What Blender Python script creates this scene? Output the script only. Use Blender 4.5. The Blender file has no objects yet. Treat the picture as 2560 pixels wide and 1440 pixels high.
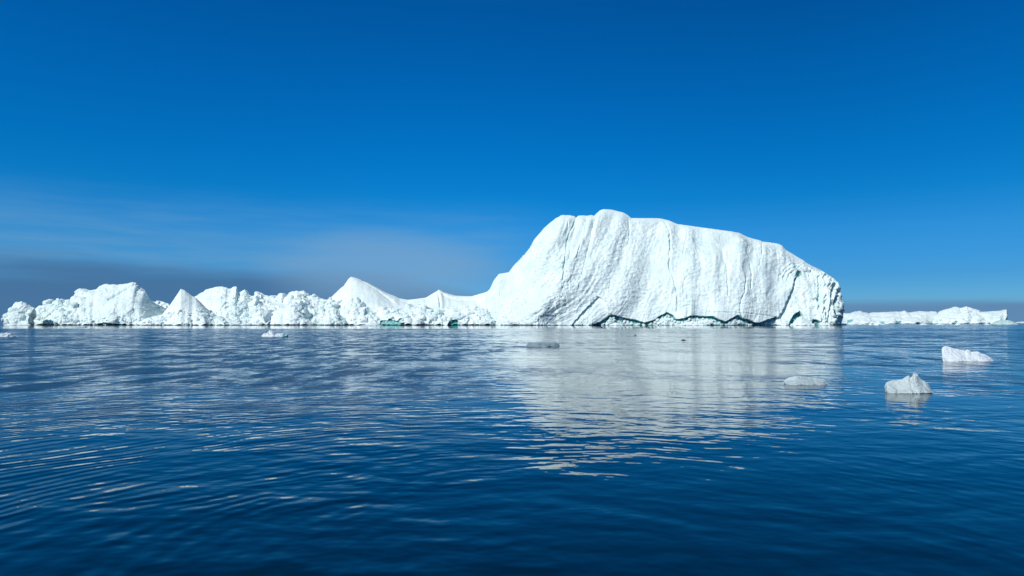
import bpy, math, random
import numpy as np
from mathutils import Matrix, Vector

R = math.radians
S = bpy.context.scene
COL = S.collection

# ------------------------------------------------------------------ camera
FPX, W0, H0, CAMH, HORIZON = 1700.0, 2560.0, 1440.0, 2.2, 807.0
PITCH = math.atan((HORIZON - H0 / 2) / FPX)
cam_d = bpy.data.cameras.new('camera')
cam_d.sensor_width = 36.0
cam_d.lens = FPX / W0 * 36.0
cam_d.clip_start = 0.1
cam_d.clip_end = 120000.0
cam = bpy.data.objects.new('camera', cam_d)
cam.location = (0, 0, CAMH)
cam.rotation_euler = (math.pi / 2 + PITCH, 0, 0)
COL.objects.link(cam)
S.camera = cam

# ------------------------------------------------------------------ sun and sky
SUN_EL, SUN_AZ = 38.0, 221.0     # azimuth clockwise from +Y (view direction)
el, az = R(SUN_EL), R(SUN_AZ)
to_sun = Vector((math.sin(az) * math.cos(el), math.cos(az) * math.cos(el), math.sin(el)))
sun_d = bpy.data.lights.new('sun', 'SUN')
sun_d.energy = 3.75
sun_d.angle = R(0.5)
sun_d.color = (1.0, 0.985, 0.94)
sun = bpy.data.objects.new('sun', sun_d)
sun.rotation_euler = to_sun.to_track_quat('Z', 'Y').to_euler()
sun.location = to_sun * 500
COL.objects.link(sun)

S.cycles.diffuse_bounces = 8
S.view_settings.view_transform = 'Standard'
S.view_settings.look = 'None'
S.view_settings.exposure = 0.0
S.view_settings.gamma = 1.0

world = bpy.data.worlds.new('World')
S.world = world
world.use_nodes = True


class NT:
    """small helper to write node trees as expressions"""
    def __init__(self, tree):
        self.t = tree
        self.n = tree.nodes
        self.l = tree.links

    def put(self, sock, v):
        if v is None:
            return
        if isinstance(v, bpy.types.NodeSocket):
            self.l.new(v, sock)
        else:
            sock.default_value = v

    def new(self, kind, **kw):
        nd = self.n.new(kind)
        for k, v in kw.items():
            setattr(nd, k, v)
        return nd

    def m(self, op, a, b=None, c=None, clamp=False):
        nd = self.new('ShaderNodeMath', operation=op, use_clamp=clamp)
        self.put(nd.inputs[0], a)
        self.put(nd.inputs[1], b)
        self.put(nd.inputs[2], c)
        return nd.outputs[0]

    def v(self, op, a, b=None, scale=None):
        nd = self.new('ShaderNodeVectorMath', operation=op)
        self.put(nd.inputs[0], a)
        self.put(nd.inputs[1], b)
        if scale is not None:
            self.put(nd.inputs['Scale'], scale)
        return nd.outputs['Value' if op in ('LENGTH', 'DOT_PRODUCT', 'DISTANCE') else 'Vector']

    def sep(self, a):
        nd = self.new('ShaderNodeSeparateXYZ')
        self.put(nd.inputs[0], a)
        return nd.outputs[0], nd.outputs[1], nd.outputs[2]

    def comb(self, x=0.0, y=0.0, z=0.0):
        nd = self.new('ShaderNodeCombineXYZ')
        self.put(nd.inputs[0], x)
        self.put(nd.inputs[1], y)
        self.put(nd.inputs[2], z)
        return nd.outputs[0]

    def noise(self, vec, scale, detail=2.0, rough=0.5, dist=0.0, dims='3D', out='Fac'):
        nd = self.new('ShaderNodeTexNoise', noise_dimensions=dims)
        self.put(nd.inputs['Vector'], vec)
        nd.inputs['Scale'].default_value = scale
        nd.inputs['Detail'].default_value = detail
        nd.inputs['Roughness'].default_value = rough
        nd.inputs['Distortion'].default_value = dist
        return nd.outputs[out]

    def ss(self, val, lo, hi, a=0.0, b=1.0):
        nd = self.new('ShaderNodeMapRange', interpolation_type='SMOOTHSTEP')
        self.put(nd.inputs[0], val)
        nd.inputs[1].default_value = lo
        nd.inputs[2].default_value = hi
        nd.inputs[3].default_value = a
        nd.inputs[4].default_value = b
        return nd.outputs[0]

    def mix(self, fac, a, b, blend='MIX'):
        nd = self.new('ShaderNodeMix', data_type='RGBA', blend_type=blend)
        self.put(nd.inputs[0], fac)
        self.put(nd.inputs[6], a)
        self.put(nd.inputs[7], b)
        return nd.outputs[2]

    def ramp(self, fac, stops, interp='LINEAR'):
        nd = self.new('ShaderNodeValToRGB')
        cr = nd.color_ramp
        cr.interpolation = interp
        while len(cr.elements) < len(stops):
            cr.elements.new(0.5)
        for e, (p, c) in zip(cr.elements, stops):
            e.position = p
            e.color = (c[0], c[1], c[2], 1.0)
        self.put(nd.inputs[0], fac)
        return nd.outputs[0]


K = 0.1      # strength of the Nishita sky; cloud colours below are divided by it
def cc(r, g, b):
    return (r / K, g / K, b / K, 1.0)


# tint of the clear air against height above the horizon, 0 to 40 degrees
TINT = [(e / 40.0, c) for e, c in (
    (0.0, (0.26, 0.60, 1.15)), (3.6, (0.13, 0.51, 1.02)), (7.0, (0.085, 0.56, 1.06)),
    (10.0, (0.018, 0.545, 1.04)), (13.5, (0.006, 0.545, 1.07)), (19.0, (0.003, 0.53, 1.08)),
    (25.4, (0.004, 0.49, 1.02)), (32.0, (0.10, 0.84, 0.88)), (40.0, (0.62, 1.12, 0.96)))]


def build_world():
    t = NT(world.node_tree)
    t.n.clear()
    out = t.new('ShaderNodeOutputWorld')
    bg = t.new('ShaderNodeBackground')
    sky = t.new('ShaderNodeTexSky', sky_type='NISHITA', sun_disc=False)
    sky.sun_elevation = el
    sky.sun_rotation = az
    sky.altitude = 0.0
    sky.air_density = 1.0
    sky.dust_density = 0.15
    sky.ozone_density = 3.0
    tc = t.new('ShaderNodeTexCoord')
    d = t.v('NORMALIZE', tc.outputs['Generated'])
    dx, dy, dz = t.sep(d)
    elev = t.m('MULTIPLY', t.m('ARCSINE', dz), 180 / math.pi)
    azim = t.m('MULTIPLY', t.m('ARCTAN2', dx, dy), 180 / math.pi)
    # polarised, very clear arctic air: tint of the sky by height above the horizon
    tint = t.ramp(t.m('DIVIDE', elev, 40.0, clamp=True), TINT)
    col = t.mix(1.0, sky.outputs[0], tint, 'MULTIPLY')
    col = t.v('SCALE', col, scale=t.ss(azim, -14.0, 30.0, 1.0, 0.76))
    # fog bank lying along the horizon and thin cirrus veils above it
    p = t.comb(t.m('MULTIPLY', azim, 0.055), t.m('MULTIPLY', elev, 0.55), 0.0)
    n1 = t.noise(p, 1.0, 3.0, 0.5)
    n2 = t.noise(t.v('ADD', p, (7.3, 2.1, 0)), 2.2, 3.0, 0.55)
    wob = t.m('MULTIPLY', t.m('SUBTRACT', n1, 0.5), 2.4)
    left = t.ss(azim, -18.0, 6.0, 1.0, 0.0)
    # top of the bank, in degrees above the horizon: tall on one side, thin on the other
    top = t.m('ADD', t.m('MULTIPLY', left, 2.5), 1.3)
    h = t.m('ADD', t.m('DIVIDE', elev, top), t.m('MULTIPLY', wob, 0.42))
    bank = t.ss(h, 0.72, 1.45, 1.0, 0.0)
    veil_band = t.m('MULTIPLY', t.ss(elev, 1.5, 4.6), t.ss(elev, 5.0, 11.0, 1.0, 0.0))
    veil = t.m('MULTIPLY', veil_band, t.ss(azim, -4.0, 6.0, 1.0, 0.0))
    veil = t.m('MULTIPLY', veil, t.ss(n2, 0.30, 0.70, 0.35, 1.0))
    # brighter tuft of veil beside the peaked iceberg
    ax = t.m('DIVIDE', t.m('ADD', azim, 10.5), 9.5)
    ay = t.m('DIVIDE', t.m('SUBTRACT', elev, 4.3), 3.2)
    tuft = t.ss(t.m('ADD', t.m('MULTIPLY', ax, ax), t.m('MULTIPLY', ay, ay)), 0.0, 1.5, 1.0, 0.0)
    col = t.mix(t.m('MULTIPLY', veil, 0.62, clamp=True), col, cc(0.13, 0.34, 0.58))
    bank_col = t.mix(left, cc(0.115, 0.24, 0.43), cc(0.062, 0.162, 0.33))
    col = t.mix(t.m('MULTIPLY', bank, 0.92, clamp=True), col, bank_col)
    col = t.mix(t.m('MULTIPLY', tuft, 0.6, clamp=True), col, cc(0.20, 0.38, 0.60))
    t.put(bg.inputs[0], col)
    bg.inputs[1].default_value = K
    t.l.new(bg.outputs[0], out.inputs[0])
    return sky


build_world()


# ------------------------------------------------------------------ numpy noise
_rs = np.random.RandomState(7)
_perm = _rs.permutation(512).astype(np.int64)
_perm = np.concatenate([_perm, _perm, _perm])
_g = _rs.normal(size=(512, 3))
_g /= np.linalg.norm(_g, axis=1)[:, None]


def perlin(x, y, z):
    xi, yi, zi = np.floor(x).astype(np.int64), np.floor(y).astype(np.int64), np.floor(z).astype(np.int64)
    xf, yf, zf = x - xi, y - yi, z - zi
    u, v, w = (f * f * f * (f * (f * 6 - 15) + 10) for f in (xf, yf, zf))

    def gr(a, b, c):
        h = _perm[(_perm[(_perm[(xi + a) & 511] + yi + b) & 511] + zi + c) & 511]
        g = _g[h]
        return g[..., 0] * (xf - a) + g[..., 1] * (yf - b) + g[..., 2] * (zf - c)
    L = lambda t, a, b: a + t * (b - a)
    return L(w, L(v, L(u, gr(0, 0, 0), gr(1, 0, 0)), L(u, gr(0, 1, 0), gr(1, 1, 0))),
             L(v, L(u, gr(0, 0, 1), gr(1, 0, 1)), L(u, gr(0, 1, 1), gr(1, 1, 1)))) * 1.6


def fbm(x, y, z, octv=4, gain=0.5, ridged=False):
    s, a, t = 0.0, 1.0, 0.0
    for o in range(octv):
        n = perlin(x + 17.3 * o, y - 9.1 * o, z + 4.7 * o)
        if ridged:
            n = 1 - 2 * np.abs(n)
        s = s + a * n
        t += a
        a *= gain
        x, y, z = x * 2.03, y * 2.03, z * 2.03
    return s / t


def worley(x, y, z, jit=0.9):
    """F1, F2 and a random value of the nearest cell"""
    xi, yi, zi = np.floor(x).astype(np.int64), np.floor(y).astype(np.int64), np.floor(z).astype(np.int64)
    f1 = np.full(x.shape, 9.0)
    f2 = np.full(x.shape, 9.0)
    cid = np.zeros(x.shape)
    for a in (-1, 0, 1):
        for b in (-1, 0, 1):
            for c in (-1, 0, 1):
                h = _perm[(_perm[(_perm[(xi + a) & 511] + yi + b) & 511] + zi + c) & 511]
                g = _g[h] * 0.5 * jit
                d = np.sqrt((xi + a + .5 + g[..., 0] - x) ** 2 + (yi + b + .5 + g[..., 1] - y) ** 2
                            + (zi + c + .5 + g[..., 2] - z) ** 2)
                nearer = d < f1
                f2 = np.where(nearer, f1, np.minimum(f2, d))
                cid = np.where(nearer, h / 511.0, cid)
                f1 = np.where(nearer, d, f1)
    return f1, f2, cid


def sst(x, lo, hi):
    t = np.clip((x - lo) / (hi - lo), 0, 1)
    return t * t * (3 - 2 * t)


# ------------------------------------------------------------------ picture <-> place
CP, SP = math.cos(PITCH), math.sin(PITCH)


def world_at(px, py, Y):
    """the point at distance Y (metres ahead) seen at pixel px, py of the photograph"""
    a, b = (np.asarray(px, float) - W0 / 2) / FPX, (H0 / 2 - np.asarray(py, float)) / FPX
    dy, dz = CP - b * SP, SP + b * CP
    return a / dy * Y, dz / dy * Y + CAMH


def pixel_of(x, y, z):
    z = z - CAMH
    d = y * CP + z * SP
    v = -y * SP + z * CP
    return W0 / 2 + FPX * x / d, H0 / 2 - FPX * v / d


# ------------------------------------------------------------------ materials
def ice_material(name, bump_scale=1.0, bump_strength=0.4, sss=0.0, white=(0.80, 0.875, 0.85), grey=(0.67, 0.775, 0.765),
                 rough=0.55, unit=1.0):
    m = bpy.data.materials.new(name)
    m.use_nodes = True
    t = NT(m.node_tree)
    b = t.n['Principled BSDF']
    geo = t.new('ShaderNodeNewGeometry')
    P = t.v('SCALE', geo.outputs['Position'], scale=1.0 / unit)
    at = t.new('ShaderNodeAttribute', attribute_name='wet')
    wet = at.outputs['Fac']
    big = t.noise(P, 0.07, 4.0, 0.6)
    mid = t.noise(t.v('MULTIPLY', P, (1, 1, 0.35)), 0.5, 4.0, 0.65)
    c = t.mix(t.ss(big, 0.35, 0.7), (*white, 1), (*grey, 1))
    c = t.mix(t.m('MULTIPLY', t.ss(mid, 0.45, 0.75), 0.6), c, (0.60, 0.74, 0.74, 1))
    deep = t.mix(t.noise(P, 0.35, 3.0, 0.6), (0.02, 0.28, 0.29, 1), (0.10, 0.50, 0.48, 1))
    c = t.mix(wet, c, deep)
    t.put(b.inputs['Base Color'], c)
    t.put(b.inputs['Roughness'], t.m('MULTIPLY_ADD', wet, -0.3, rough))
    b.inputs['IOR'].default_value = 1.31
    if sss:
        b.inputs['Subsurface Weight'].default_value = sss
        b.inputs['Subsurface Radius'].default_value = (0.20, 0.25, 0.30)
        b.inputs['Subsurface Scale'].default_value = 0.6 * unit * 4
    hgt = t.m('ADD', t.m('MULTIPLY', t.noise(P, 0.8 * bump_scale, 5.0, 0.62), 1.0),
              t.m('MULTIPLY', t.noise(t.v('MULTIPLY', P, (1, 1, 0.5)), 0.25 * bump_scale, 3.0, 0.5), 1.5))
    bp = t.new('ShaderNodeBump')
    bp.inputs['Strength'].default_value = bump_strength
    bp.inputs['Distance'].default_value = 1.0 * unit / bump_scale
    t.put(bp.inputs['Height'], hgt)
    t.put(b.inputs['Normal'], bp.outputs[0])
    return m


ICE = ice_material('glacier_ice')
SNOW = ice_material('smooth_snow_ice', bump_strength=0.25, white=(0.82, 0.88, 0.86), grey=(0.75, 0.83, 0.82))
RUBBLE = ice_material('rubble_ice', bump_scale=1.6, bump_strength=0.3, white=(0.83, 0.895, 0.875), grey=(0.72, 0.81, 0.80))
FLOE = ice_material('floating_ice', bump_scale=1.0, bump_strength=0.9, sss=0.12, unit=0.1,
                    white=(0.82, 0.85, 0.87), grey=(0.72, 0.77, 0.80), rough=0.3)
CLEAR = ice_material('clear_wet_ice', bump_scale=1.0, bump_strength=1.0, sss=0.2, unit=0.1,
                     white=(0.60, 0.66, 0.66), grey=(0.46, 0.54, 0.55), rough=0.18)
SLAB = ice_material('grey_slab_ice', bump_scale=1.0, bump_strength=0.7, sss=0.0, unit=0.1,
                    white=(0.27, 0.33, 0.36), grey=(0.18, 0.24, 0.27), rough=0.2)
DARK = ice_material('dark_clear_ice', bump_strength=0.5, unit=0.1, white=(0.03, 0.05, 0.06), grey=(0.015, 0.03, 0.04), rough=0.15)


def water_material():
    m = bpy.data.materials.new('sea_water')
    m.use_nodes = True
    t = NT(m.node_tree)
    b = t.n['Principled BSDF']
    geo = t.new('ShaderNodeNewGeometry')
    P = t.v('MULTIPLY', geo.outputs['Position'], (1, 1, 0))

    def height(p):
        warp = t.v('SCALE', t.v('SUBTRACT', t.noise(p, 0.22, 2.0, 0.5, dims='2D', out='Color'), (0.5, 0.5, 0.5)), scale=1.6)
        q = t.v('ADD', p, warp)
        qx, qy, _ = t.sep(q)
        # ripples running out from the boat
        r = t.v('LENGTH', t.v('MULTIPLY', t.v('SUBTRACT', q, (0.8, 5.8, 0)), (1, 1, 0)))
        th = t.m('ARCTAN2', qx, t.m('SUBTRACT', qy, 5.8))
        amp = t.noise(t.comb(t.m('MULTIPLY', r, 0.35), t.m('MULTIPLY', th, 3.4), 0), 1.0, 2.0, 0.5, dims='2D')
        amp = t.m('MULTIPLY', t.ss(amp, 0.28, 0.62), t.ss(r, 1.2, 5.0))
        s1 = t.m('SINE', t.m('MULTIPLY_ADD', r, 22.0, t.m('MULTIPLY', amp, 3.0)))
        s2 = t.m('SINE', t.m('MULTIPLY', r, 11.3))
        ring = t.m('MULTIPLY', t.m('ADD', t.m('MULTIPLY', s1, 0.0012), t.m('MULTIPLY', s2, 0.0012)), amp)
        ring = t.m('MULTIPLY', ring, ringmask)
        # wind chop, mostly 0.6 m long
        c1 = t.m('MULTIPLY', t.noise(t.v('MULTIPLY', q, (0.75, 1.0, 1)), 1.5, 1.0, 0.5, dims='2D'), 0.023)
        c2 = t.m('MULTIPLY', t.noise(t.v('MULTIPLY', p, (0.85, 1.0, 1)), 4.2, 1.0, 0.5, dims='2D'), 0.0052)
        c4 = t.m('MULTIPLY', t.noise(t.v('MULTIPLY', q, (0.6, 1.0, 1)), 0.42, 1.0, 0.5, dims='2D'), 0.030)
        c3 = t.m('MULTIPLY', t.noise(t.v('MULTIPLY', p, (0.8, 1.0, 1)), 0.16, 1.0, 0.5, dims='2D'), 0.05)
        c5 = t.m('MULTIPLY', t.noise(t.v('MULTIPLY', p, (1.0, 0.26, 1)), 1.3, 2.0, 0.6, dims='2D'), rough_far)
        c = t.m('MULTIPLY', t.m('ADD', t.m('ADD', c1, c2), t.m('ADD', c4, c5)), chopm)
        return t.m('ADD', t.m('ADD', ring, c3), c)

    x, y, _ = t.sep(P)
    dist = t.v('LENGTH', P)
    # the boat's ripples are strongest to port and die out with distance
    ringmask = t.m('MULTIPLY', t.ss(dist, 14.0, 70.0, 1.0, 0.15),
                   t.ss(t.m('DIVIDE', x, t.m('ADD', y, 1.0)), -0.35, 0.10, 1.9, 0.45))
    patch = t.noise(t.v('MULTIPLY', P, (0.5, 1.2, 1)), 0.032, 3.0, 0.55, dims='2D')
    cat = t.noise(t.v('MULTIPLY', P, (0.6, 1.0, 1)), 0.2, 2.0, 0.55, dims='2D')
    chop = t.m('MULTIPLY', t.ss(patch, 0.34, 0.66, 0.6, 1.45), t.ss(cat, 0.34, 0.66, 0.5, 1.6))
    # wind reaches the port side and the open water to starboard; the great iceberg shelters the middle
    side = t.m('DIVIDE', x, t.m('ADD', y, 1.0))
    open_ = t.m('ADD', t.ss(side, -0.24, 0.02, 2.0, 0.0), t.ss(side, 0.27, 0.50, 0.0, 1.4))
    open_ = t.m('MULTIPLY', open_, t.ss(dist, 12.0, 34.0, 0.05, 1.0))
    chop = t.m('MULTIPLY', chop, t.m('ADD', open_, 1.15))
    chopm = t.m('MINIMUM', chop, 1.5)
    rough_far = t.m('MULTIPLY', t.ss(dist, 22.0, 80.0), 0.075)
    e = 0.02
    h0 = height(P)
    hx = height(t.v('ADD', P, (e, 0, 0)))
    hy = height(t.v('ADD', P, (0, e, 0)))
    # sheltered mirror-calm belt in front of the icebergs
    calm = t.ss(t.m('ADD', y, t.m('MULTIPLY', t.noise(P, 0.02, 1.0, dims='2D'), 30.0)), 262.0, 285.0, 1.0, 0.10)
    calm = t.m('MAXIMUM', calm, t.ss(side, 0.45, 0.52, 0.0, 0.7))
    k = t.m('DIVIDE', calm, e)
    gx = t.m('MULTIPLY', t.m('SUBTRACT', h0, hx), k)
    gy = t.m('MULTIPLY', t.m('SUBTRACT', h0, hy), k)
    n = t.v('NORMALIZE', t.comb(gx, gy, 1.0))
    t.put(b.inputs['Normal'], n)
    b.inputs['Base Color'].default_value = (0.0003, 0.0085, 0.017, 1)
    # ripples too small to model one by one: roughness of the surface, in the same wind patches
    paw = t.noise(t.v('MULTIPLY', P, (0.8, 0.30, 1)), 0.8, 4.0, 0.7, dims='2D')
    paw = t.ss(paw, 0.38, 0.62, 0.35, 1.55)
    rg = t.m('MULTIPLY', t.m('MULTIPLY', t.ss(chop, 0.3, 3.2, 0.06, 0.235), paw), t.ss(dist, 9.0, 36.0, 0.35, 1.0))
    rg = t.m('MINIMUM', t.m('MULTIPLY', rg, calm), 0.29)
    t.put(b.inputs['Roughness'], t.m('MAXIMUM', rg, 0.03))
    b.inputs['IOR'].default_value = 1.333
    return m


# ------------------------------------------------------------------ mesh helpers
def tag(o, label=None, cat=None, group=None, kind=None):
    for k, v in (('label', label), ('category', cat), ('group', group), ('kind', kind)):
        if v:
            o[k] = v
    return o


def mesh_from(name, verts, faces, mat, smooth=True, wet=None, smooth_mask=None):
    """faces: list of int arrays, each (n, 3) or (n, 4)"""
    me = bpy.data.meshes.new(name)
    verts = np.asarray(verts, np.float32)
    me.vertices.add(len(verts))
    me.vertices.foreach_set('co', verts.ravel())
    sizes = np.concatenate([np.full(len(f), f.shape[1]) for f in faces])
    idx = np.concatenate([f.ravel() for f in faces]).astype(np.int32)
    me.loops.add(len(idx))
    me.loops.foreach_set('vertex_index', idx)
    me.polygons.add(len(sizes))
    starts = np.concatenate([[0], np.cumsum(sizes)[:-1]]).astype(np.int32)
    me.polygons.foreach_set('loop_start', starts)
    me.polygons.foreach_set('loop_total', sizes.astype(np.int32))
    if smooth_mask is None:
        smooth_mask = np.full(len(sizes), smooth)
    me.polygons.foreach_set('use_smooth', smooth_mask)
    me.update(calc_edges=True)
    me.validate()
    if wet is not None:
        a = me.attributes.new('wet', 'FLOAT', 'POINT')
        a.data.foreach_set('value', np.asarray(wet, np.float32))
    me.materials.append(mat)
    o = bpy.data.objects.new(name, me)
    COL.objects.link(o)
    return o


def icosphere(sub):
    import bmesh
    bm = bmesh.new()
    bmesh.ops.create_icosphere(bm, subdivisions=sub, radius=1.0)
    v = np.array([x.co[:] for x in bm.verts])
    f = np.array([[x.index for x in p.verts] for p in bm.faces])
    bm.free()
    return v, f


ICO = {k: icosphere(k) for k in (2, 3, 4)}


def chunk(rs, size, sub=3, flat=1.0, planes=11):
    """a broken block of ice: a ball cut by random planes"""
    v, f = ICO[sub]
    n = rs.normal(size=(planes, 3))
    n /= np.linalg.norm(n, axis=1)[:, None]
    d = rs.uniform(0.6, 0.95, planes)
    dots = v @ n.T
    with np.errstate(divide='ignore'):
        r = np.where(dots > 0.05, d[None] / np.maximum(dots, 0.05), 9.0).min(axis=1)
    r = np.minimum(r, 1.25)
    p = v * r[:, None]
    o = rs.uniform(-50, 50, 3)
    k = 2.4
    p = p * (1 + 0.07 * fbm(p[:, 0] * k + o[0], p[:, 1] * k + o[1], p[:, 2] * k + o[2], 3))[:, None]
    p = p * np.array([1.0, 0.8, flat]) * rs.uniform(0.8, 1.2, 3)
    a, b = rs.uniform(0, 2 * math.pi), rs.normal(0, 0.35)
    ca, sa, cb, sb = math.cos(a), math.sin(a), math.cos(b), math.sin(b)
    p = p @ np.array([[ca, sa, 0], [-sa, ca, 0], [0, 0, 1]]) @ np.array([[1, 0, 0], [0, cb, sb], [0, -sb, cb]])
    return p * size, f


def resample(pts, n, wiggle=0.0, seed=0):
    p = np.array(pts, float)
    d = np.concatenate([[0], np.cumsum(np.hypot(*np.diff(p, axis=0).T))])
    s = np.linspace(0, d[-1], n)
    x, y = np.interp(s, d, p[:, 0]), np.interp(s, d, p[:, 1])
    if wiggle:
        f = perlin(s / 9.0 + seed * 3.1, s * 0 + seed, s * 0 + .5) + .6 * perlin(s / 3.7 + 9, s * 0 + seed, s * 0 + .5)
        fade = np.minimum(1, np.minimum(s, d[-1] - s) / 12.0)
        y = y - f * wiggle * fade
        x = x + perlin(s / 6.0 + 40, s * 0 + seed, s * 0 + .5) * wiggle * 0.7 * fade
    return x, y


def berg(name, sil, Yc, base=None, front=60.0, back=60.0, nu=300, nv=120, g=1.6, wiggle=0.5, seed=1, mat=None,
         disp=None, notch=0.7, chunks=None, unit=1.0, end=0.55, extra=None, label=None, cat='iceberg', group=None, rows_back=24,
         crest_min=0.25, crest_fade=3.0):
    """an iceberg lofted from its waterline over its crest line and down its far side, then carved.
    sil: crest line (pixels); Yc: distance of the crest; front/back: how far the ice reaches to and from us;
    disp(PX, PY, x, y, z, s) -> outward displacement (m), push away from us (m), wet 0..1"""
    cx, cy = resample(sil, nu, wiggle, seed)
    u = np.linspace(0, 1, nu)
    X1, Z1 = world_at(cx, cy, Yc)
    Z1 = np.maximum(Z1, 0.25 * unit)
    if base is None:
        bx = cx.copy()
    else:
        bu = np.linspace(0, 1, len(base)) if np.ndim(base[0]) == 0 else [b[0] for b in base]
        bp = base if np.ndim(base[0]) == 0 else [b[1] for b in base]
        bx = np.interp(u, bu, bp)
    taper = np.clip(1 - np.abs(2 * u - 1) ** 3.0, 0, 1) ** end
    taper = np.maximum(taper, 0.04)
    wob = 1 + 0.25 * perlin(u * 6 + seed, u * 0 + 3.3, u * 0 + seed)
    wf, wb = front * taper * wob, back * taper
    X0, _ = world_at(bx, 0 * bx + HORIZON, Yc - wf)
    # rows: under water, notch, face
    zlow = np.array([-3.0, -0.6, 0.0, 0.5, 0.92, 1.0])
    s_face = np.linspace(0, 1, nv)[1:] ** 1.05
    X, Y, Z, Sv, nn = [], [], [], [], []
    nh = unit * notch * np.clip(1 + 1.7 * perlin(cx / 13.0 + seed, cx * 0, cx * 0 + 7), 0.06, 2.2)
    nh = np.minimum(nh, Z1 * 0.35)
    for k in zlow:
        X.append(X0)
        Y.append(Yc - wf)
        Z.append(np.where(k < 0, k * unit, k * nh))
        Sv.append(np.zeros(nu))
        nn.append(np.full(nu, 1.0 if k < 0.95 else 0.0))
    for s in s_face:
        a = s ** 1.0
        zz = nh + (Z1 - nh) * s
        X.append(X0 + (X1 - X0) * a)
        Y.append(Yc - wf * (1 - s ** g) if g >= 1 else Yc - wf * (1 - s) ** (1 / g))
        Z.append(zz)
        Sv.append(np.full(nu, s))
        nn.append(np.zeros(nu))
    nfront = len(X)
    for k in range(1, rows_back + 1):
        t = k / rows_back
        X.append((X1 + (X0 * Yc / (Yc - wf) - X1) * t * 0.6) * (Yc + wb * t) / Yc)
        Y.append(Yc + wb * t)
        Z.append(Z1 * (1 - t ** 1.8) - 3.0 * unit * t ** 3)
        Sv.append(np.full(nu, 1 + t))
        nn.append(np.zeros(nu))
    X, Y, Z, Sv, nn = map(np.array, (X, Y, Z, Sv, nn))
    inward = nn * np.where(Z < -0.3 * unit, 1.0, 1.0)
    # normals of the plain form
    def normals():
        P = np.stack([X, Y, Z], -1)
        du = np.gradient(P, axis=1)
        dv = np.gradient(P, axis=0)
        N = np.cross(du, dv)
        N /= np.linalg.norm(N, axis=-1, keepdims=True) + 1e-9
        return N
    N = normals()
    PX, PY = pixel_of(X, np.maximum(Y, 1), Z)
    wet = np.zeros_like(X)
    if disp:
        out, push, wt = disp(PX, PY, X, Y, Z, Sv)
        # keep the drawn crest line, and keep the face within the ice
        crest = np.minimum(1.0, crest_min + (1 - crest_min) * np.clip(np.abs(1 - Sv) * Z1[None] / (crest_fade * unit), 0, 1))
        out = out * crest * np.clip(taper * 1.6, 0.15, 1)[None]
        push = push * np.clip(np.abs(1 - Sv) * Z1[None] / (5.0 * unit), 0, 1) * (Sv < 1)
        keep = (Z >= -0.1 * unit)
        X += N[..., 0] * out
        Y += N[..., 1] * out + push
        Z = np.where(keep & (Z > 1.2 * nh[None]), np.maximum(Z + N[..., 2] * out, nh[None] * 1.02), Z)
        wet = np.maximum(wet, wt)
    Y += inward * np.minimum(4.0 * unit, wf * 0.5)
    wet = np.maximum(wet, inward)
    V = np.stack([X, Y, Z], -1)
    rows = V.shape[0]
    a = np.arange(rows - 1)[:, None] * nu + np.arange(nu - 1)[None]
    F = np.stack([a, a + 1, a + 1 + nu, a + nu], -1).reshape(-1, 4)
    # close both ends
    V = V.reshape(-1, 3)
    W = wet.ravel()
    ends = []
    for c in (0, nu - 1):
        col = np.arange(rows) * nu + c
        mid = V[col].mean(0)
        V = np.vstack([V, mid])
        W = np.append(W, 0)
        ce = len(V) - 1
        nxt = np.roll(col, -1)
        tri = np.stack([col, nxt, np.full(rows, ce)], -1)
        if c:
            tri = tri[:, ::-1]
        ends.append(tri)
    Fs = [F] + ends
    sm = [np.ones(len(F), bool), np.ones(2 * rows, bool)]
    if chunks:
        rs = np.random.RandomState(seed * 13 + 5)
        cand = np.arange(nfront * nu)
        cpx, cpy = PX.ravel()[:nfront * nu], PY.ravel()[:nfront * nu]
        cz = Z.ravel()[:nfront * nu]
        for (n, lo, hi, region) in chunks:
            w = region(cpx, cpy, cz) * (cz > 0.3 * unit)
            # equal chance per visible area
            dw = np.repeat((Z1 / Z1.max())[None], nfront, 0).ravel()
            w = w * (dw + .05)
            if w.sum() <= 0:
                continue
            pick = rs.choice(cand, n, p=w / w.sum())
            for i in pick:
                sz = lo * (hi / lo) ** (rs.rand() ** 1.6)
                p, f = chunk(rs, sz, 3 if sz > 1.7 * unit else 2, rs.uniform(0.55, 1.0), planes=rs.randint(14, 24))
                c0 = V[i] - np.array([N[..., 0].ravel()[i], N[..., 1].ravel()[i], 0]) * sz * rs.uniform(0.0, 0.35)
                c0[2] = max(c0[2], 0.1)
                p = p + c0
                ch_v.append(p)
                ch_f.append(f)
                ch_w.append(max(0.0, rs.normal(-0.35, 0.3)) * (sz > 1.5 * unit))
        off = len(V)
        Vs, ff, ws = [V], [], [W]
        for p, f, w_ in zip(ch_v, ch_f, ch_w):
            Vs.append(p)
            ff.append(f + off)
            ws.append(np.full(len(p), min(w_, 0.5)))
            off += len(p)
        V = np.vstack(Vs)
        W = np.concatenate(ws)
        ff = np.vstack(ff)
        Fs.append(ff)
        sm.append(np.zeros(len(ff), bool))
        ch_v.clear(); ch_f.clear(); ch_w.clear()
    tri = np.vstack([f for f in Fs if f.shape[1] == 3])
    sm3 = np.concatenate(sm[1:])
    o = mesh_from(name, V, [F, tri], mat or ICE, wet=W, smooth_mask=np.concatenate([sm[0], sm3]))
    # origin at the waterline
    me = o.data
    c = Vector((float(X0.mean()), float(Yc), 0))
    me.transform(Matrix.Translation(-c))
    o.location = c
    return tag(o, label, cat, group)


ch_v, ch_f, ch_w = [], [], []


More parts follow.
